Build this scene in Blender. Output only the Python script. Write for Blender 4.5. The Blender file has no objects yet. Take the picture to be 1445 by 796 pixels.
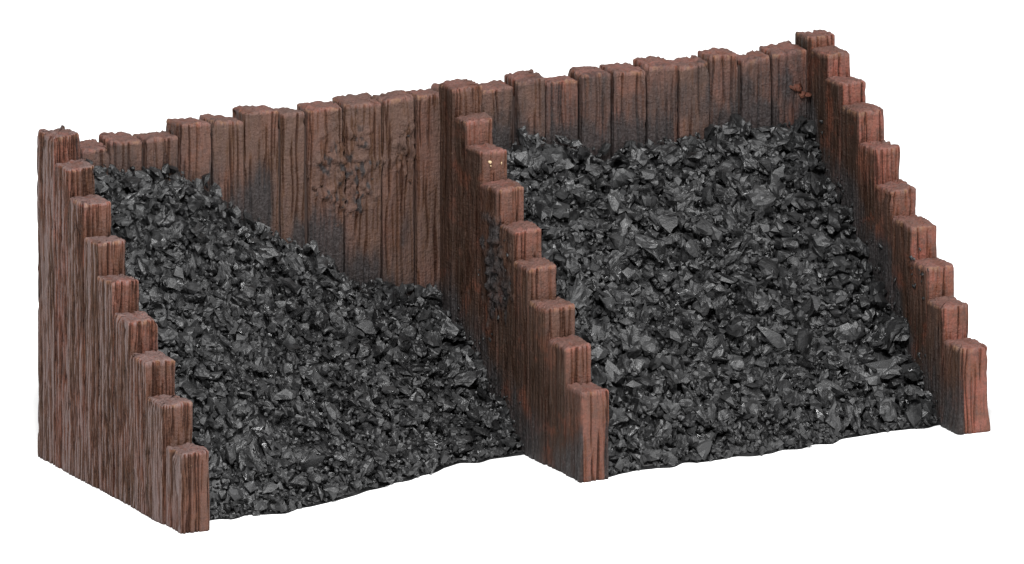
import bpy, bmesh, math
import numpy as np

# 1 unit below = 0.1 mm of the real model; every mesh is written in metres
U = 1e-4
rng = np.random.default_rng(11)
scene = bpy.context.scene
col = scene.collection

# ------------------------------------------------------------------ helpers
def _hash(i, j, k, seed):
    h = (i.astype(np.int64) * 374761393 + j.astype(np.int64) * 668265263
         + k.astype(np.int64) * 2147483647 + seed * 1274126177) & 0xFFFFFFFF
    h = ((h ^ (h >> 13)) * 1274126177) & 0xFFFFFFFF
    h = ((h ^ (h >> 16)) * 2246822519) & 0xFFFFFFFF
    return ((h ^ (h >> 15)) & 0xFFFFFF) / float(0xFFFFFF)

def vnoise(x, y, z=None, seed=0):
    """smooth value noise 0..1"""
    x = np.asarray(x, float); y = np.asarray(y, float)
    z = np.zeros_like(x) if z is None else np.asarray(z, float)
    xi, yi, zi = np.floor(x), np.floor(y), np.floor(z)
    fx, fy, fz = x - xi, y - yi, z - zi
    fx, fy, fz = [f * f * (3 - 2 * f) for f in (fx, fy, fz)]
    xi, yi, zi = xi.astype(int), yi.astype(int), zi.astype(int)
    r = 0
    for dx in (0, 1):
        for dy in (0, 1):
            for dz in (0, 1):
                w = (fx if dx else 1 - fx) * (fy if dy else 1 - fy) * (fz if dz else 1 - fz)
                r = r + w * _hash(xi + dx, yi + dy, zi + dz, seed)
    return r

def smooth(a, b, x):
    t = np.clip((x - a) / (b - a), 0, 1)
    return t * t * (3 - 2 * t)

def mesh_from(name, co, faces_list, attrs=None, mat=None, shade_smooth=False):
    """co (n,3) in units; faces_list = list of int arrays (m,k)"""
    me = bpy.data.meshes.new(name)
    co = np.asarray(co, float) * U
    me.vertices.add(len(co)); me.vertices.foreach_set('co', co.ravel())
    loops = np.concatenate([f.ravel() for f in faces_list])
    tot = np.concatenate([np.full(len(f), f.shape[1]) for f in faces_list])
    start = np.concatenate([[0], np.cumsum(tot)[:-1]])
    me.loops.add(len(loops)); me.loops.foreach_set('vertex_index', loops.astype(np.int32))
    me.polygons.add(len(tot)); me.polygons.foreach_set('loop_start', start.astype(np.int32))
    me.update(calc_edges=True); me.validate()
    me.polygons.foreach_set('use_smooth', np.full(len(me.polygons), shade_smooth))
    for k, v in (attrs or {}).items():
        a = me.attributes.new(k, 'FLOAT', 'POINT')
        a.data.foreach_set('value', np.asarray(v, np.float32))
    if mat: me.materials.append(mat)
    return me

def link(name, me, parent=None):
    o = bpy.data.objects.new(name, me); col.objects.link(o)
    if parent: o.parent = parent
    return o

# ------------------------------------------------------------------ materials
def new_mat(name):
    m = bpy.data.materials.new(name); m.use_nodes = True
    nt = m.node_tree
    return m, nt, nt.nodes, nt.links, nt.nodes['Principled BSDF']

def n_noise(nt, vec, scale, detail=3, rough=.55):
    n = nt.nodes.new('ShaderNodeTexNoise'); n.inputs['Scale'].default_value = scale
    n.inputs['Detail'].default_value = detail; n.inputs['Roughness'].default_value = rough
    nt.links.new(vec, n.inputs['Vector']); return n.outputs['Fac']

def n_map(nt, v, a, b, c=0., d=1.):
    n = nt.nodes.new('ShaderNodeMapRange'); n.interpolation_type = 'SMOOTHSTEP'
    for i, q in enumerate((a, b, c, d)): n.inputs[i + 1].default_value = q
    nt.links.new(v, n.inputs[0]); return n.outputs[0]

def n_math(nt, op, a, b):
    n = nt.nodes.new('ShaderNodeMath'); n.operation = op
    for i, q in enumerate((a, b)):
        if isinstance(q, (int, float)): n.inputs[i].default_value = q
        else: nt.links.new(q, n.inputs[i])
    return n.outputs[0]

def n_mix(nt, f, a, b):
    n = nt.nodes.new('ShaderNodeMix'); n.data_type = 'RGBA'
    if isinstance(f, (int, float)): n.inputs[0].default_value = f
    else: nt.links.new(f, n.inputs[0])
    for i, q in ((6, a), (7, b)):
        if isinstance(q, tuple): n.inputs[i].default_value = (*q, 1)
        else: nt.links.new(q, n.inputs[i])
    return n.outputs[2]

def n_attr(nt, name):
    n = nt.nodes.new('ShaderNodeAttribute'); n.attribute_name = name; return n.outputs['Fac']

def wood_material():
    m, nt, N, L, p = new_mat('painted_timber')
    tc = N.new('ShaderNodeTexCoord').outputs['Object']
    mp = N.new('ShaderNodeMapping'); mp.inputs['Scale'].default_value = (1, 1, .09)
    L.new(tc, mp.inputs['Vector'])
    grain = n_noise(nt, mp.outputs[0], 2600, 4, .6)       # fine streaks along the post
    streak = n_noise(nt, mp.outputs[0], 900, 3, .6)
    blot = n_noise(nt, tc, 230, 4, .6)
    fine = n_noise(nt, tc, 2600, 3, .6)
    warm, groove, dust, mauve, umber_shade, edge = [n_attr(nt, k) for k in ('warm', 'groove', 'dust', 'mauve', 'umber_shade', 'edge')]
    mott = n_noise(nt, tc, 900, 5, .65)
    brown = n_mix(nt, n_map(nt, blot, .35, .65), (.040, .0205, .0112), (.058, .0285, .0165))
    red = n_mix(nt, n_map(nt, blot, .35, .65), (.102, .034, .018), (.168, .053, .037))
    c = n_mix(nt, warm, brown, red)
    c = n_mix(nt, n_math(nt, 'MULTIPLY', n_map(nt, mott, .48, .64), .55), c, (.050, .027, .020))
    c = n_mix(nt, n_math(nt, 'MULTIPLY', n_map(nt, mott, .50, .36), .30), c, (.074, .038, .025))
    # dry-brushed paint on the raised grain
    raised = n_math(nt, 'MULTIPLY', n_map(nt, groove, .30, .02), n_map(nt, grain, .22, .55))
    c = n_mix(nt, n_math(nt, 'MULTIPLY', raised, n_math(nt, 'MULTIPLY', mauve, .80)), c, (.138, .100, .095))
    c = n_mix(nt, n_math(nt, 'MULTIPLY', n_map(nt, grain, .50, .66), .55), c, (.050, .026, .020))
    c = n_mix(nt, n_math(nt, 'MULTIPLY', umber_shade, .95), c, n_mix(nt, n_map(nt, blot, .52, .68), (.015, .0090, .0060), (.055, .0165, .0080)))  # shade and grime of the inner faces painted in, with rusty patches
    # umber wash lying in the grooves
    c = n_mix(nt, n_math(nt, 'MULTIPLY', n_map(nt, groove, .18, .75), .86), c, (.020, .0075, .0045))
    # paint worn to a paler ochre along the top arrises
    c = n_mix(nt, n_math(nt, 'MULTIPLY', edge, n_map(nt, mott, .40, .60)), c, (.21, .115, .062))
    # bare cream specks where the paint is rubbed off
    c = n_mix(nt, n_math(nt, 'MULTIPLY', n_map(nt, fine, .73, .77), .45), c, (.30, .20, .12))
    # coal dust clinging to the timber, plus shade painted on the inner faces
    dn = n_noise(nt, mp.outputs[0], 1500, 4, .65)
    dmask = n_map(nt, n_math(nt, 'ADD', dust, n_math(nt, 'MULTIPLY', n_math(nt, 'SUBTRACT', dn, .5), .75)), .25, .95)
    dustc = n_mix(nt, n_map(nt, fine, .4, .7), (.014, .0135, .014), (.034, .032, .033))
    c = n_mix(nt, n_math(nt, 'MULTIPLY', dmask, .88), c, dustc)
    L.new(c, p.inputs['Base Color'])
    L.new(n_map(nt, blot, .3, .7, .42, .62), p.inputs['Roughness'])
    p.inputs['Specular IOR Level'].default_value = .12
    b = N.new('ShaderNodeBump'); b.inputs['Strength'].default_value = .9; b.inputs['Distance'].default_value = 3.2 * U
    hgt = n_math(nt, 'ADD', grain, n_math(nt, 'MULTIPLY', fine, .9))
    L.new(hgt, b.inputs['Height']); L.new(b.outputs[0], p.inputs['Normal'])
    return m

def coal_material(name='coal', base=(.0038, .0038, .0040)):
    m, nt, N, L, p = new_mat(name)
    tc = N.new('ShaderNodeTexCoord').outputs['Object']
    geo = N.new('ShaderNodeNewGeometry')
    a = n_noise(nt, geo.outputs['Position'], 500, 3, .6)
    f = n_noise(nt, geo.outputs['Position'], 1900, 4, .65)
    tint = n_attr(nt, 'tint')
    c = n_mix(nt, n_map(nt, a, .35, .65), base, tuple(q * 2.2 for q in base))
    c = n_mix(nt, n_math(nt, 'MULTIPLY', tint, .7), c, (.030, .0302, .0306))
    c = n_mix(nt, n_math(nt, 'MULTIPLY', n_map(nt, f, .75, .79), .5), c, (.18, .175, .17))
    L.new(c, p.inputs['Base Color'])
    # most faces are dull, a few pieces are bright and glassy
    L.new(n_math(nt, 'SUBTRACT', n_map(nt, a, .3, .7, .32, .58), n_map(nt, tint, .70, .95, 0, .22)), p.inputs['Roughness'])
    p.inputs['Specular IOR Level'].default_value = .46
    b = N.new('ShaderNodeBump'); b.inputs['Strength'].default_value = .6; b.inputs['Distance'].default_value = 2.5 * U
    L.new(n_math(nt, 'ADD', f, n_math(nt, 'MULTIPLY', a, .8)), b.inputs['Height']); L.new(b.outputs[0], p.inputs['Normal'])
    return m

def plain(name, rgb, rough=.6, bump=0):
    m, nt, N, L, p = new_mat(name)
    geo = N.new('ShaderNodeNewGeometry')
    f = n_noise(nt, geo.outputs['Position'], 700, 4, .6)
    L.new(n_mix(nt, f, tuple(q * .85 for q in rgb), tuple(min(1, q * 1.15) for q in rgb)), p.inputs['Base Color'])
    p.inputs['Roughness'].default_value = rough
    if bump:
        b = N.new('ShaderNodeBump'); b.inputs['Strength'].default_value = bump; b.inputs['Distance'].default_value = 3 * U
        L.new(f, b.inputs['Height']); L.new(b.outputs[0], p.inputs['Normal'])
    return m

WOOD = wood_material()
COAL = coal_material()
CORE = plain('dark_core', (.03, .016, .012), .8)
BASE = plain('base_resin', (.02, .019, .019), .5, .6)
CHIP = plain('bare_resin', (.40, .29, .17), .6)

# ------------------------------------------------------------------ the camera's measured angles
SA, CA = math.sin(math.radians(26.3)), math.cos(math.radians(26.3))
SE, CE = math.sin(math.radians(14.7)), math.cos(math.radians(14.7))
def base_row(X, Y): return 752 - (X * SA + Y * CA) * SE
def height(X, Y, row): return (base_row(X, Y) - row) / CE

# bunker plan
LW0, LW1 = 0, 46            # left side wall
DW0, DW1 = 625, 671         # dividing wall
RW0, RW1 = 1226, 1270       # right side wall
def back_y(X): return 420 + (X - 46) * .050     # front face of the back wall

# ------------------------------------------------------------------ coal surface
LX = np.array([40, 77, 200, 255, 311, 361, 411, 478, 545, 590, 640.])
LZ = np.array([432, 424, 398, 366, 318, 284, 247, 202, 176, 167, 163.])
LFX = np.array([30, 79, 180, 233, 343, 453, 520, 600, 640.])
LFY = np.array([40, 50, 40, 55, 98, 140, 164, 168, 180.])
RX = np.array([660, 724, 813, 903, 981, 1037, 1103, 1181, 1240.])
RZ = np.array([385, 372, 357, 341, 343, 350, 354, 338, 330.])
RFX = np.array([660, 762, 843, 941, 1074, 1190, 1240.])
RFY = np.array([14, 24, 28, 26, 45, 56, 50.])
def front_y(X):
    X = np.asarray(X, float)
    y = np.where(X < 648, np.interp(X, LFX, LFY), np.interp(X, RFX, RFY))
    return y + (vnoise(X / 26, X * 0, seed=5) - .5) * 16
def coal_z(X, Y, rough=True):
    X = np.asarray(X, float); Y = np.asarray(Y, float)
    left = X < 648
    zb = np.where(left, np.interp(X, LX, LZ), np.interp(X, RX, RZ))
    yf = front_y(X); t = np.clip((Y - yf) / (back_y(X) - yf), -.2, 1.05)
    s = np.clip((X - 46) / 580, 0, 1)
    pw = np.where(left, 1.0 + .25 * s, 1.07)
    z = zb * np.sign(t) * np.abs(t) ** pw + 14 * smooth(0, .05, t)
    if rough:
        z = z + (vnoise(X / 60, Y / 60, seed=7) - .5) * 22 + (vnoise(X / 24, Y / 24, seed=8) - .5) * 10
    return np.where(t <= 0, -8, z)

def dust_and_shade(x, y, z):
    """coal dust on timber that lies along a bay, falling off above the coal, plus shade on inner faces"""
    inb = (((x > LW1 - 7) & (x < DW0 + 7)) | ((x > DW1 - 7) & (x < RW0 + 7))) & (y < back_y(x) + 14)
    h = z - coal_z(x, y, False)
    n = vnoise(x / 34 + 9, z / 70, y / 34, seed=21)
    n2 = vnoise(x / 9, z / 26, y / 9, seed=22)
    d = smooth(128, -25, h + (n - .5) * 120 + (n2 - .5) * 40)
    d = d * np.where(x < 250, .55, 1)
    side = ((np.abs(x - DW0) < 8) | (np.abs(x - RW0) < 8)) & (y < back_y(x))
    d = np.where(side, np.maximum(d, .30 * smooth(420, 120, h) + .62 * smooth(95, -10, h + (n - .5) * 130)), d)  # film over the inner faces paints in shade as well as dust
    low = side * smooth(100, 15, z + (n - .5) * 110) * .75          # splashes along the foot of the inner faces
    return np.where(inb, np.maximum(np.where(y > front_y(x) - 25, d, 0), low), 0)

# ------------------------------------------------------------------ timber posts
def post_mesh(x0, x1, y0, y1, z1, seed, warm, mauve, depth=3.0, tilt=(0, 0), r=3.2, skew=0., flare=0., dens=.8, crust=None):
    """one upright timber: rounded section, cut grain, worn top"""
    r0 = np.random.default_rng(seed)
    step = 1.4
    hx, hy = (x1 - x0) / 2, (y1 - y0) / 2
    pts, nrm = [], []
    def side(ax, ay, bx, by, nx, ny):
        n = max(3, int(math.hypot(bx - ax, by - ay) / step))
        for i in range(n):
            t = i / n
            pts.append((ax + (bx - ax) * t, ay + (by - ay) * t)); nrm.append((nx, ny))
    def corner(cx, cy, a0):
        for i in range(4):
            a = a0 + i / 4 * math.pi / 2
            pts.append((cx + r * math.cos(a), cy + r * math.sin(a))); nrm.append((math.cos(a), math.sin(a)))
    side(-hx + r, -hy, hx - r, -hy, 0, -1); corner(hx - r, -hy + r, -math.pi / 2)
    side(hx, -hy + r, hx, hy - r, 1, 0); corner(hx - r, hy - r, 0)
    side(hx - r, hy, -hx + r, hy, 0, 1); corner(-hx + r, hy - r, math.pi / 2)
    side(-hx, hy - r, -hx, -hy + r, -1, 0); corner(-hx + r, -hy + r, math.pi)
    P = np.array(pts); Nn = np.array(nrm); M = len(P)
    cx, cy = (x0 + x1) / 2, (y0 + y1) / 2
    bev = 3.2
    zr = np.concatenate([[0.], np.arange(5, z1 - bev - 3, 3.6), [z1 - bev]])
    R = len(zr)
    # perimeter coordinate through a closed 2-D loop so the noise has no seam
    ux, uy = P[:, 0] + cx, P[:, 1] + cy
    X = np.repeat(ux[None], R, 0); Y = np.repeat(uy[None], R, 0); Z = np.repeat(zr[:, None], M, 1)
    # saw cuts and grain: many thin upright grooves of limited length
    arc = np.concatenate([[0], np.cumsum(np.hypot(*(np.diff(P, axis=0)).T))]); L = arc[-1] + step
    n_g = int(dens * L / 5.6 * z1 / 75)
    g = np.zeros((R, M))
    for _ in range(n_g):
        u0, ln = r0.uniform(0, L), r0.uniform(25, 70) * r0.choice([1, 1, 2.2])
        zc, wd, dp = r0.uniform(-20, z1 + 20), r0.uniform(.9, 2.1) * (.52 if dens > 1 else .8), r0.uniform(.35, 1.1)
        ph, wa = r0.uniform(0, 6.28), r0.uniform(.4, 2.2)
        cen = u0 + wa * np.sin(zr / r0.uniform(14, 40) + ph)
        win = smooth(ln, ln * .55, np.abs(zr - zc))
        du = (arc[None] - cen[:, None] + L / 2) % L - L / 2
        g = np.maximum(g, dp * win[:, None] * np.exp(-(du / wd) ** 2))
    seam = (np.abs(P[:, 0]) > hx - 3) | (np.abs(P[:, 1]) > hy - 3)
    low = (vnoise(X / 30, Y / 30, Z / 80, seed=seed + 6) - .5) * 2.4
    pit = smooth(.6, .9, vnoise(X / 4.5, Y / 4.5, Z / 14, seed=seed + 7)) * 1.0
    d = low - depth * g - pit
    # chips bitten out of the top edges
    chip = smooth(.62, .9, vnoise(X / 9, Y / 9, Z / 14, seed=seed + 9)) * smooth(z1 - 26, z1, Z) * 4.5
    d -= chip
    if crust: d = d + crust(X, Y, Z)
    X = X + Nn[:, 0] * d; Y = Y + Nn[:, 1] * d
    if flare:
        k = flare * smooth(40, 0, Z); X = X + Nn[:, 0] * k; Y = Y + Nn[:, 1] * k
    # top rings
    insets = [(.965, .4), (.92, .08), (.83, 0), (.73, 0), (.62, 0), (.5, 0), (.36, 0), (.2, 0), (.08, 0)]
    rowsX, rowsY, rowsZ, rowsG = [X], [Y], [Z], [g]
    tx, ty = X[-1] - cx, Y[-1] - cy
    for s, dz in insets:
        qx, qy = tx * s + cx, ty * s + cy
        lines = vnoise(qx / 5, qy / 26, seed=seed + 12)
        zz = z1 - bev * dz + (lines - .5) * 2.6 + (vnoise(qx / 17, qy / 17, seed=seed + 13) - .5) * 3 + (vnoise(qx / 4.5, qy / 4.5, seed=seed + 14) - .5) * 2 - chip[-1] * (.4 if s > .8 else .2)
        rowsX.append(qx[None]); rowsY.append(qy[None]); rowsZ.append(zz[None])
        rowsG.append((smooth(.4, .2, lines) * .15)[None])
    X = np.concatenate(rowsX); Y = np.concatenate(rowsY); Z = np.concatenate(rowsZ); G = np.concatenate(rowsG)
    # the whole top leans a little
    top = smooth(z1 - 60, z1, Z)
    Z = Z + top * ((X - cx) * tilt[0] + (Y - cy) * tilt[1])
    X = X + skew * Z / max(z1, 1)
    RR = len(X)
    idx = np.arange(RR * M).reshape(RR, M)
    a = idx[:-1]; b = idx[1:]
    quads = np.stack([a, np.roll(a, -1, 1), np.roll(b, -1, 1), b], -1).reshape(-1, 4)
    cap = idx[-1][None, :]; bot = idx[0][::-1][None, :]
    co = np.stack([X.ravel(), Y.ravel(), Z.ravel()], -1)
    D = dust_and_shade(co[:, 0], co[:, 1], co[:, 2])
    n = len(co)
    W = np.full(n, warm) + (vnoise(co[:, 0] / 40, co[:, 2] / 90, co[:, 1] / 40, seed=seed + 17) - .5) * .5
    rr = np.arange(RR)[:, None] * np.ones(M)
    E = (((rr >= R - 1) & (rr <= R)) * .38 * (vnoise(X / 7, Y / 7, seed=seed + 30) > .55)).ravel()
    isTop = (np.arange(RR) >= R - 1)[:, None] * np.ones(M)
    W = np.clip(W + isTop.ravel() * .6, 0, 1)
    # front (end-on) faces of the side walls are redder than the weathered outside
    frontf = np.concatenate([np.repeat((Nn[:, 1] < -.7)[None], RR, 0)]).ravel()
    return co, [quads, cap, bot], dict(edge=E, groove=G.ravel(), dust=D, warm=W, mauve=np.where(isTop.ravel() > 0, np.maximum(mauve, .55), mauve)), frontf

def make_post(parent, args, seed, warm, mauve, front_warm=None, extra_dust=None, umber_shade=None, **kw):
    co, fc, at, ff = post_mesh(*args, seed, warm, mauve, **kw)
    if front_warm is not None:
        at['warm'] = np.where(ff, np.clip(at['warm'] - warm + front_warm, 0, 1), at['warm'])
        at['mauve'] = np.where(ff & (co[:, 2] < args[4] - 4), .22, at['mauve'])
    if extra_dust is not None:
        at['dust'] = np.maximum(at['dust'], extra_dust(co))
    at['umber_shade'] = umber_shade(co, args[4]) if umber_shade else np.zeros(len(co))
    me = mesh_from('post', co, fc, at, WOOD, True)
    return link('post', me, parent)

def wall_core(name, x0, x1, ys, zs, yend, parent):
    """dark core the posts stand against (seen only down the gaps)"""
    m = 11
    prof = [(ys[0] + m, 2.)]
    for i, z in enumerate(zs):
        a = ys[i] + m; b = (ys[i + 1] if i + 1 < len(ys) else yend - m)
        prof += [(a, z - 26), (b + (m if i + 1 < len(ys) else 0), z - 26)]
    prof.append((yend - m, 2.))
    n = len(prof)
    co = [(x0 + m, y, z) for y, z in prof] + [(x1 - m, y, z) for y, z in prof]
    bm = bmesh.new()
    vs = [bm.verts.new(tuple(q * U for q in c)) for c in co]
    bm.faces.new(vs[:n][::-1]); bm.faces.new(vs[n:])
    for i in range(n):
        j = (i + 1) % n
        bm.faces.new((vs[i], vs[j], vs[n + j], vs[n + i]))
    bmesh.ops.recalc_face_normals(bm, faces=bm.faces)
    me = bpy.data.meshes.new(name); bm.to_mesh(me); bm.free(); me.materials.append(CORE)
    return link(name, me, parent)

bunker = bpy.data.objects.new('coal_bunker', None); col.objects.link(bunker)
bunker['label'] = 'reddish brown timber coal bunker with two bays and stepped side walls'
bunker['category'] = 'coal bunker'
bunker.empty_display_size = .01

def div_crust(x, y, z):
    n = vnoise(y / 14, z / 20, seed=77)
    m = smooth(62, 15, np.hypot(y - 275, (z - 238) * .7) + (n - .5) * 60)
    b = smooth(.5, .85, vnoise(y / 6.5, z / 8, seed=95)) * 6 + smooth(.4, .8, vnoise(y / 3, z / 4.5, seed=96)) * 4
    return np.where(x < DW0 + 10, m * b, 0)

def inner_shade(co, zt, x0, i, dark):  # mask that paints shade and staining onto the bays' inner faces
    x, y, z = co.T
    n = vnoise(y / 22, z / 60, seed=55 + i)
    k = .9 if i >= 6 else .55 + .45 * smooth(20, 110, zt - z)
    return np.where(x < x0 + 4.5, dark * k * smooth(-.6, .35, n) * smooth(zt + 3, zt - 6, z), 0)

def side_wall(name, x0, x1, edges, rows, yend, seed, warm, mauve, fwarm, label=None, flare0=0, inner=None, dark=0, dens=.8, depth=3.2, crust=None):
    ys = [(edges[0] - e) / SA for e in edges]
    zs = [height((x0 + x1) / 2, y, r) for y, r in zip(ys, rows)]
    w = wall_core(name, x0, x1, ys, zs, yend, bunker)
    if label: w['label'] = label
    for i, (y, z) in enumerate(zip(ys, zs)):
        b = ys[i + 1] if i + 1 < len(ys) else yend
        q = np.random.default_rng(seed * 31 + i)
        j = q.uniform(-2, 2, 4)
        make_post(w, (x0 + j[0], x1 + j[1], y + j[2] * .4, b - .6, z), seed * 100 + i * 20, warm + q.uniform(-.12, .12), mauve,
                  front_warm=fwarm + q.uniform(-.15, .15), depth=depth, dens=dens, crust=crust, tilt=(q.uniform(-.06, .06), q.uniform(-.06, .03)),
                  flare=flare0 if i == 0 else 0, extra_dust=inner,
                  umber_shade=(lambda co, zt, i=i: inner_shade(co, zt, x0, i, dark)) if dark else None)
    return w, ys, zs

left_w, LYS, LZS = side_wall('side_wall', LW0, LW1, [300, 275, 250, 226, 202, 180, 160, 137, 117],
    [637, 568, 508, 452, 397, 342, 287, 237, 192], 470, 3, .12, 1.0, .34,
    'mauve brown weathered side wall with deep vertical grain', dens=2.3, depth=4.2)
def div_dirt(co):
    x, y, z = co.T
    n = vnoise(y / 14, z / 20, seed=77)
    return np.where(x < DW0 + 8, smooth(75, 10, np.hypot(y - 275, (z - 240) * .7) + (n - .5) * 70) * .9, 0)
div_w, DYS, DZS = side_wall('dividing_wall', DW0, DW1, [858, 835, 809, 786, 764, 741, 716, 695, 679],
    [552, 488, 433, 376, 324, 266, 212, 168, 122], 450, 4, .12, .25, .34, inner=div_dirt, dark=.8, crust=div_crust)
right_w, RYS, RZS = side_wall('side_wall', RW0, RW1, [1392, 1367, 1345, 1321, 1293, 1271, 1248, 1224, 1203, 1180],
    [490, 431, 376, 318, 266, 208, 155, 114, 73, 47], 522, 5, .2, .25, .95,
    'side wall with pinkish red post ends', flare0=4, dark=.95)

# back wall: boards read left to right
bx = [117, 156, 204, 252, 298, 345, 397, 434, 486, 539, 587, 626, 681, 728, 771, 819, 864, 913, 959, 1005, 1049, 1093, 1142]
by = [208, 199, 195, 175, 171, 158, 161, 152, 144, 138, 133, None, 124, 109, 114, 101, 97, 89, 88, 76, 80, 68]
def px_to_x(p): return (p - 258 + SA * (420 - 46 * .05)) / (CA - SA * .05)
bxs = [px_to_x(p) for p in bx]; bxs[0] = LW1
bzs = []
for i, r in enumerate(by):
    xm = (bxs[i] + bxs[i + 1]) / 2
    bzs.append(466 if r is None else height(xm, back_y(xm), r))
# core of the back wall
bm = bmesh.new()
xa, xb = bxs[0] + 8, RW0 - 8
vs = []
for z in (2, 440):
    for x, dy in ((xa, 12), (xb, 12), (xb, 34), (xa, 34)):
        vs.append(bm.verts.new((x * U, (back_y(x) + dy) * U, z * U)))
for f in ((3, 2, 1, 0), (4, 5, 6, 7), (0, 1, 5, 4), (1, 2, 6, 5), (2, 3, 7, 6), (3, 0, 4, 7)):
    bm.faces.new([vs[k] for k in f])
me = bpy.data.meshes.new('back_wall'); bm.to_mesh(me); bm.free(); me.materials.append(CORE)
back_w = link('back_wall', me, bunker)
CRX, CRZ = 478, 372
def back_crust(x, y, z):
    n = vnoise(x / 13, z / 17, seed=91)
    m = smooth(72, 22, np.hypot((x - CRX) * 1.05, (z - CRZ) * .8) + (n - .5) * 60)
    m = np.maximum(m, smooth(42, 12, np.hypot((x - 566) * 1.6, (z - 396) * .8) + (n - .5) * 30))
    b = smooth(.45, .8, vnoise(x / 6.5, z / 8, seed=93)) * 3.6 + smooth(.4, .7, vnoise(x / 3, z / 4.5, seed=94)) * 4.2
    return np.where(y < back_y(x) + 12, m * b, 0)
def back_dirt(co):
    x, y, z = co.T
    n = vnoise(x / 13, z / 17, seed=91)
    d = smooth(80, 15, np.hypot((x - CRX) * 1.1, (z - CRZ) * .85) + (n - .5) * 75) * smooth(.35, .75, vnoise(x / 4.5, z / 6, seed=98)) * .95
    n2 = vnoise(x / 30, z / 40, seed=92)
    d2 = np.where(x > DW1, smooth(120, 20, np.abs(z - 400 + x * .0) + (n2 - .5) * 120) * .62, 0)   # grey scuffs along the right bay
    return np.where(y < back_y(x) + 10, np.maximum(d, d2), 0)
for i, z in enumerate(bzs):
    q = np.random.default_rng(900 + i)
    j = q.uniform(-3, 3, 4)
    x0, x1 = bxs[i], bxs[i + 1]
    ym = back_y((x0 + x1) / 2) + (2 if by[i] is None else 0)     # the dividing wall butts against this one
    if i == len(by) - 1: x1 = RW0 - 1
    make_post(back_w, (x0 + 2.3, x1 - 2.3, ym + j[0] * 1.7, ym + 46 + j[1], z), 5000 + i * 20, .0 + q.uniform(-.06, .16) + .12 * (i > 11), .3,
              depth=2.6, tilt=(q.uniform(-.10, .07), q.uniform(-.08, .1)), extra_dust=back_dirt, r=2.6, dens=.5, crust=back_crust)

# ------------------------------------------------------------------ lumps
def make_proto(seed, cuts, flat=.5):
    q = np.random.default_rng(seed)
    bm = bmesh.new()
    n = q.integers(8, 13)
    v = q.normal(size=(n, 3)); v /= np.linalg.norm(v, axis=1)[:, None]
    for _ in range(12 if seed % 3 == 0 else 2):          # spread the corners evenly
        dd = v[:, None] - v[None]; l = np.linalg.norm(dd, axis=2) + 1e-3
        v = v + (dd / l[..., None] ** 3).sum(1) * .03; v /= np.linalg.norm(v, axis=1)[:, None]
    v *= q.uniform(.75, 1.1, (n, 1)); v *= np.array([1, q.uniform(.6, .95), q.uniform(flat * .7, flat * 1.3)])
    for p in v: bm.verts.new(p)
    res = bmesh.ops.convex_hull(bm, input=bm.verts)
    junk = [g for g in res['geom_interior'] if isinstance(g, bmesh.types.BMVert)]
    if junk: bmesh.ops.delete(bm, geom=junk, context='VERTS')
    for c in range(cuts):
        bmesh.ops.subdivide_edges(bm, edges=bm.edges[:], cuts=1, use_grid_fill=True)
        bmesh.ops.triangulate(bm, faces=bm.faces[:])
        bm.normal_update()
        amp = (.09, .045)[c]
        for w in bm.verts: w.co += w.normal * float(q.normal() * amp) + type(w.co)(q.normal(size=3) * amp * .4)
    bm.verts.index_update()
    V = np.array([w.co[:] for w in bm.verts]); F = np.array([[w.index for w in f.verts] for f in bm.faces])
    bm.free()
    return V, F
SMALL = [make_proto(100 + i, 1 if i % 3 else 0, .5) for i in range(30)]
BIG = [make_proto(300 + i, 2 if i % 2 else 1, .5) for i in range(18)]

def rotation(q, normal, wobble):
    n = normal + q.normal(size=3) * wobble; n /= np.linalg.norm(n)
    a = q.normal(size=3); a -= n * a.dot(n); a /= np.linalg.norm(a)
    return np.stack([a, np.cross(n, a), n], 1)

def surf_normal(x, y):
    e = 12
    gx = (coal_z(x + e, y, False) - coal_z(x - e, y, False)) / (2 * e)
    gy = (coal_z(x, y + e, False) - coal_z(x, y - e, False)) / (2 * e)
    n = np.array([-float(gx), -float(gy), 1.]); return n / np.linalg.norm(n)

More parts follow.
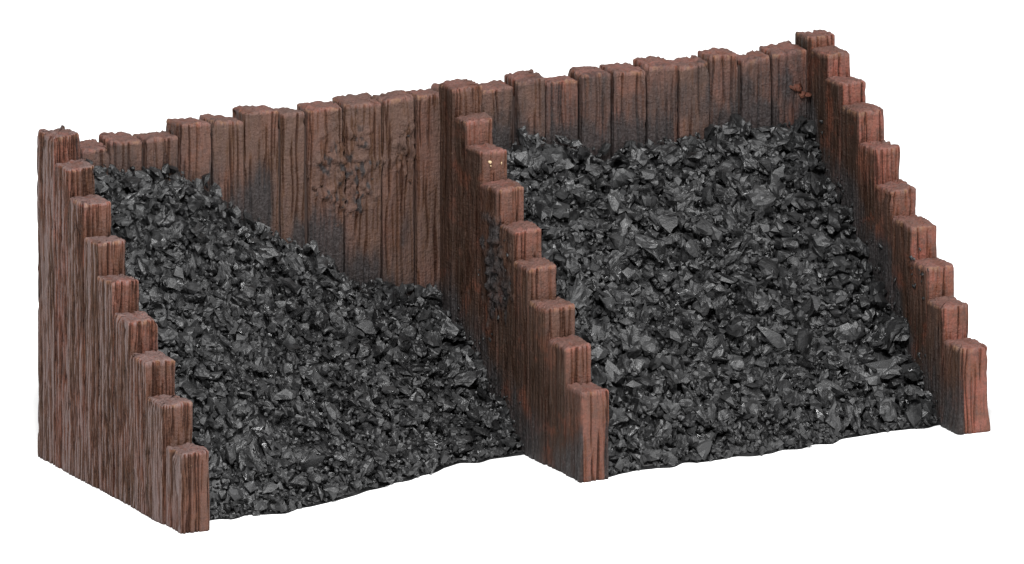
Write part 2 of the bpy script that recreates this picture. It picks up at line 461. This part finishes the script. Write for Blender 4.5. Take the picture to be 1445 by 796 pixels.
def heap(xa, xb, label, seed, big_scale, loc_x):
    q = np.random.default_rng(seed)
    root = bpy.data.objects.new('coal_heap', None); col.objects.link(root)
    root.empty_display_size = .01
    root['label'] = label; root['category'] = 'coal heap'; root['group'] = 'coal heaps in the bunker bays'
    allV, allF, allT = [], [], []; off = 0
    # bed
    nx = int((xb - xa) / 6)
    gx = np.linspace(xa, xb, nx); ny = 76
    tt = np.linspace(0, 1, ny)
    X = np.repeat(gx[None], ny, 0)
    yf = front_y(gx)[None]; Y = yf + (back_y(X) + 8 - yf) * tt[:, None] + .5
    Z = coal_z(X, Y) - 15 + (vnoise(X / 9, Y / 9, seed=seed) - .5) * 10
    Z = np.maximum(Z, 3); Z[0] = 1
    idx = np.arange(nx * ny).reshape(ny, nx)
    quads = np.stack([idx[:-1, :-1], idx[:-1, 1:], idx[1:, 1:], idx[1:, :-1]], -1).reshape(-1, 4)
    tri = np.concatenate([quads[:, [0, 1, 2]], quads[:, [0, 2, 3]]])
    allV.append(np.stack([X.ravel(), Y.ravel(), Z.ravel()], -1)); allF.append(tri); allT.append(np.zeros(nx * ny)); off = nx * ny
    def spot(size):
        while True:
            x = q.uniform(xa + size * .35, xb - size * .35)
            f = float(front_y(x)); y = f + (back_y(x) - f) * q.uniform(0, 1)
            if y > f + size * .2 and y < back_y(x) - size * .25: return x, y
    for count, lo, hi, protos, wob in ((420, 4, 9, SMALL, .9), (2600, 3, 7, SMALL, 1.), (1150, 8, 15, SMALL, .8), (280, 13, 19, BIG, .7)):
        for k in range(count):
            s = q.uniform(lo, hi) * big_scale ** .5
            x, y = spot(s)
            if count == 420: y = float(front_y(x)) + s * .3 + q.uniform(0, 45)
            V, F = protos[q.integers(len(protos))]
            nrm = surf_normal(x, y); Rm = rotation(q, nrm, wob)
            c = np.array([x, y, float(coal_z(x, y))]) + nrm * s * q.uniform(-.6, .55)
            P = (V * s * q.uniform(.8, 1.2, 3)) @ Rm.T + c
            lowz = P[:, 2].min()
            if lowz < 1: P[:, 2] += 1 - lowz
            allV.append(P); allF.append(F + off); off += len(P)
            allT.append(np.full(len(P), q.uniform(0, 1) ** 2))
    me = mesh_from('small_coal', np.concatenate(allV), [np.concatenate(allF)], {'tint': np.concatenate(allT)}, COAL)
    body = link('small_coal', me, root); body['kind'] = 'stuff'
    # the largest lumps, each a part of its own
    protos = []
    for k, (V, F) in enumerate(BIG):
        protos.append(mesh_from('coal_lump', V / U * 1., [F], {'tint': np.full(len(V), (k % 5) / 5)}, COAL))
    taken = []
    k = 0
    while k < 85:
        s = (15 + 11 * q.uniform(0, 1) ** 1.8) * big_scale
        x, y = spot(s * 1.2)
        if y < float(front_y(x)) + s * .8: continue
        if any(math.hypot(x - a, y - b) < s + c * .8 for a, b, c in taken) and q.uniform() < .97: continue
        taken.append((x, y, s))
        nrm = surf_normal(x, y); Rm = rotation(q, nrm, .38)
        c = np.array([x, y, float(coal_z(x, y))]) + nrm * s * q.uniform(.0, .45)
        o = link('coal_lump', protos[k % len(protos)], root)
        import mathutils
        sc = s * np.array([q.uniform(.9, 1.2), q.uniform(.8, 1.1), q.uniform(.7, 1.1)]) * U
        M = mathutils.Matrix([[*(Rm[r] * sc), c[r] * U] for r in range(3)] + [[0, 0, 0, 1]])
        o.matrix_local = M
        k += 1
    return root

heap(LW1 - 5, DW0 + 5, 'black coal heap sloping down from the weathered mauve wall to the divider', 41, .94, 0)
heap(DW1 - 5, RW0 + 5, 'black coal heap banked evenly against the back wall beside the pinkish red wall', 42, 1.18, 0)

# base plate under the coal
xs = np.concatenate([np.linspace(LW1 - 6, DW0 + 6, 90), np.linspace(DW1 - 6, RW0 + 6, 90)])
bm = bmesh.new()
for lo, hi in ((0, 90), (90, 180)):
    rows = []
    for x in xs[lo:hi]:
        f = float(front_y(x)) + 9 - 3 * float(vnoise(np.array([x / 17]), np.array([0.]), seed=3)[0])
        rows.append([bm.verts.new((x * U, y * U, z * U)) for y, z in ((f, .3), (f + 2, 4.5), (f + 40, 5.5), (430, 5.5), (430, .3))])
    for a, b in zip(rows, rows[1:]):
        for i in range(5):
            j = (i + 1) % 5
            bm.faces.new((a[i], a[j], b[j], b[i]))
    bm.faces.new(rows[0][::-1]); bm.faces.new(rows[-1])
bmesh.ops.recalc_face_normals(bm, faces=bm.faces)
me = bpy.data.meshes.new('base'); bm.to_mesh(me); bm.free(); me.materials.append(BASE)
link('base', me, bunker)

# ------------------------------------------------------------------ crust and crumbs stuck to the timber
def blobs(name, parent, places, mats, label=None, cuts=SMALL):
    q = np.random.default_rng(len(places) * 7 + 1)
    Vs, Fs, off = [], [], 0
    for (c, s, nrm) in places:
        V, F = cuts[q.integers(len(cuts))]
        Rm = rotation(q, np.array(nrm, float), .4)
        P = (V * s * np.array([1, 1.2, .75])) @ Rm.T + np.array(c)
        Vs.append(P); Fs.append(F + off); off += len(P)
    co = np.concatenate(Vs); n = len(co)
    at = dict(groove=np.full(n, .2), dust=np.clip(vnoise(co[:, 0] / 12, co[:, 2] / 12, seed=6) * 1.5 - .2, 0, 1),
              warm=np.full(n, .15), mauve=np.full(n, .1), umber_shade=np.full(n, .35), tint=np.full(n, .3))
    o = link(name, mesh_from(name, co, [np.concatenate(Fs)], at, mats, True), parent)
    if label: o['label'] = label
    return o
q = np.random.default_rng(5)
pl = []
for k in range(70):
    a, r = q.uniform(0, 6.28), abs(q.normal()) * .6
    x = CRX + math.cos(a) * r * 60; z = CRZ + math.sin(a) * r * 72
    if vnoise(np.array([x / 13]), np.array([z / 15]), seed=44)[0] < .47: continue
    pl.append(((x, back_y(x) + .6, z), q.uniform(1.5, 4.5), (0, -1, .1)))
for k in range(7):
    x, z = 565 + q.normal() * 9, 395 + q.normal() * 22
    pl.append(((x, back_y(x) + .3, z), q.uniform(1.5, 4), (0, -1, .1)))
blobs('crust', back_w, pl, WOOD, 'patch of dark crusty lumps stuck on the boards')
pl = []
for k in range(55):
    y = 275 + q.normal() * 24; z = 235 + q.normal() * 36
    pl.append(((DW0 + 1, y, z), q.uniform(1.5, 7) * q.uniform(.6, 1), (-1, 0, .1)))
for k in range(40):
    y = q.uniform(150, 400); z = float(coal_z(DW0 - 12, y, False)) + abs(q.normal()) * 28 + 5
    pl.append(((DW0 - 1, y, max(z, 4)), q.uniform(1.5, 4), (-1, 0, .1)))
blobs('coal_crumbs', div_w, pl, COAL)
pl = []
for k in range(45):
    y = q.uniform(70, 440); z = float(coal_z(RW0 - 12, y, False)) + abs(q.normal()) * 26 + 5
    pl.append(((RW0 - 1, y, max(z, 4)), q.uniform(2, 5.5), (-1, 0, .1)))
for k in range(12):
    pl.append(((RW0 - 1, 125 + q.normal() * 16, 210 + q.normal() * 18), q.uniform(2, 5), (-1, 0, .1)))
blobs('coal_crumbs', right_w, pl, COAL)
# casting flash left in the corner by the red wall
xk = 1212
pl = [((xk - 14 + 8 * k, back_y(xk) - 3 - k, 402 - 6 * k + (k % 2) * 5), 9 - k * .6, (0, -1, .8)) for k in range(4)]
o = blobs('casting_lump', back_w, pl, WOOD, 'small reddish lump in the corner', BIG)
for a in o.data.attributes:
    if a.name == 'warm': a.data.foreach_set('value', np.full(len(o.data.vertices), .8, np.float32))
    if a.name == 'dust': a.data.foreach_set('value', np.zeros(len(o.data.vertices), np.float32))
# two bare chips on a post end of the dividing wall
yk = DYS[6]; zk = DZS[6]
pl = [((DW0 + 16, yk - .5, zk - 16), 3.2, (0, -1, 0)), ((DW0 + 35, yk - .5, zk - 20), 3.0, (0, -1, 0)), ((DW0 + 18, yk - .5, zk - 22), 2.2, (0, -1, 0))]
blobs('paint_chips', div_w, pl, CHIP, 'two pale yellow chips on a post end')

# ------------------------------------------------------------------ ground
me = bpy.data.meshes.new('ground')
bm = bmesh.new()
bmesh.ops.create_circle(bm, cap_ends=True, segments=96, radius=12)
bm.to_mesh(me); bm.free()
gm, nt, N, L, p = new_mat('white_paper')
tc = N.new('ShaderNodeTexCoord').outputs['Object']
L.new(n_mix(nt, n_noise(nt, tc, 60), (.90, .90, .90), (.92, .92, .92)), p.inputs['Base Color'])
p.inputs['Roughness'].default_value = .9; p.inputs['Specular IOR Level'].default_value = .2
me.materials.append(gm)
g = link('ground', me); g['kind'] = 'structure'; g['label'] = 'plain seamless white surface under the coal bunker'; g['category'] = 'ground'

# ------------------------------------------------------------------ light: white studio, large soft key over the camera, added fill opposite
w = bpy.data.worlds.new('World'); scene.world = w; w.use_nodes = True
bg = w.node_tree.nodes['Background']; bg.inputs[0].default_value = (1, 1, 1, 1); bg.inputs[1].default_value = .46
import mathutils
def area(name, direction, dist, size, power, target=(.06, .022, .015)):
    l = bpy.data.lights.new(name, 'AREA'); l.shape = 'DISK'; l.size = size; l.energy = power
    o = bpy.data.objects.new(name, l); col.objects.link(o)
    d = mathutils.Vector(direction).normalized()
    o.location = mathutils.Vector(target) + d * dist
    o.rotation_euler = d.to_track_quat('Z', 'Y').to_euler()
    return o
area('key_softbox', (-.38, -.66, .78), 1.1, .22, 21.5)
area('added_fill', (.62, -.55, .75), 1.1, .34, 9)  # added lamp, lifts the key's shadow on the ground to white

# ------------------------------------------------------------------ camera
right = mathutils.Vector((CA, -SA, 0)); up = mathutils.Vector((SA * SE, CA * SE, CE)); fwd = mathutils.Vector((SA * CE, CA * CE, -SE))
D = 50000
tgt = right * (722.5 - 258) + up * (752 - 398) + fwd * 330
cam = bpy.data.cameras.new('camera'); co = bpy.data.objects.new('camera', cam); col.objects.link(co)
Rm = mathutils.Matrix((right, up, -fwd)).transposed()
co.matrix_world = mathutils.Matrix.Translation((tgt - fwd * D) * U) @ Rm.to_4x4()
cam.sensor_width = 36; cam.lens = 18 / (722.5 / D)
cam.clip_start = .05; cam.clip_end = 100
scene.camera = co

scene.view_settings.view_transform = 'Standard'; scene.view_settings.look = 'None'
scene.view_settings.exposure = 0; scene.view_settings.gamma = 1
scene.render.film_transparent = False
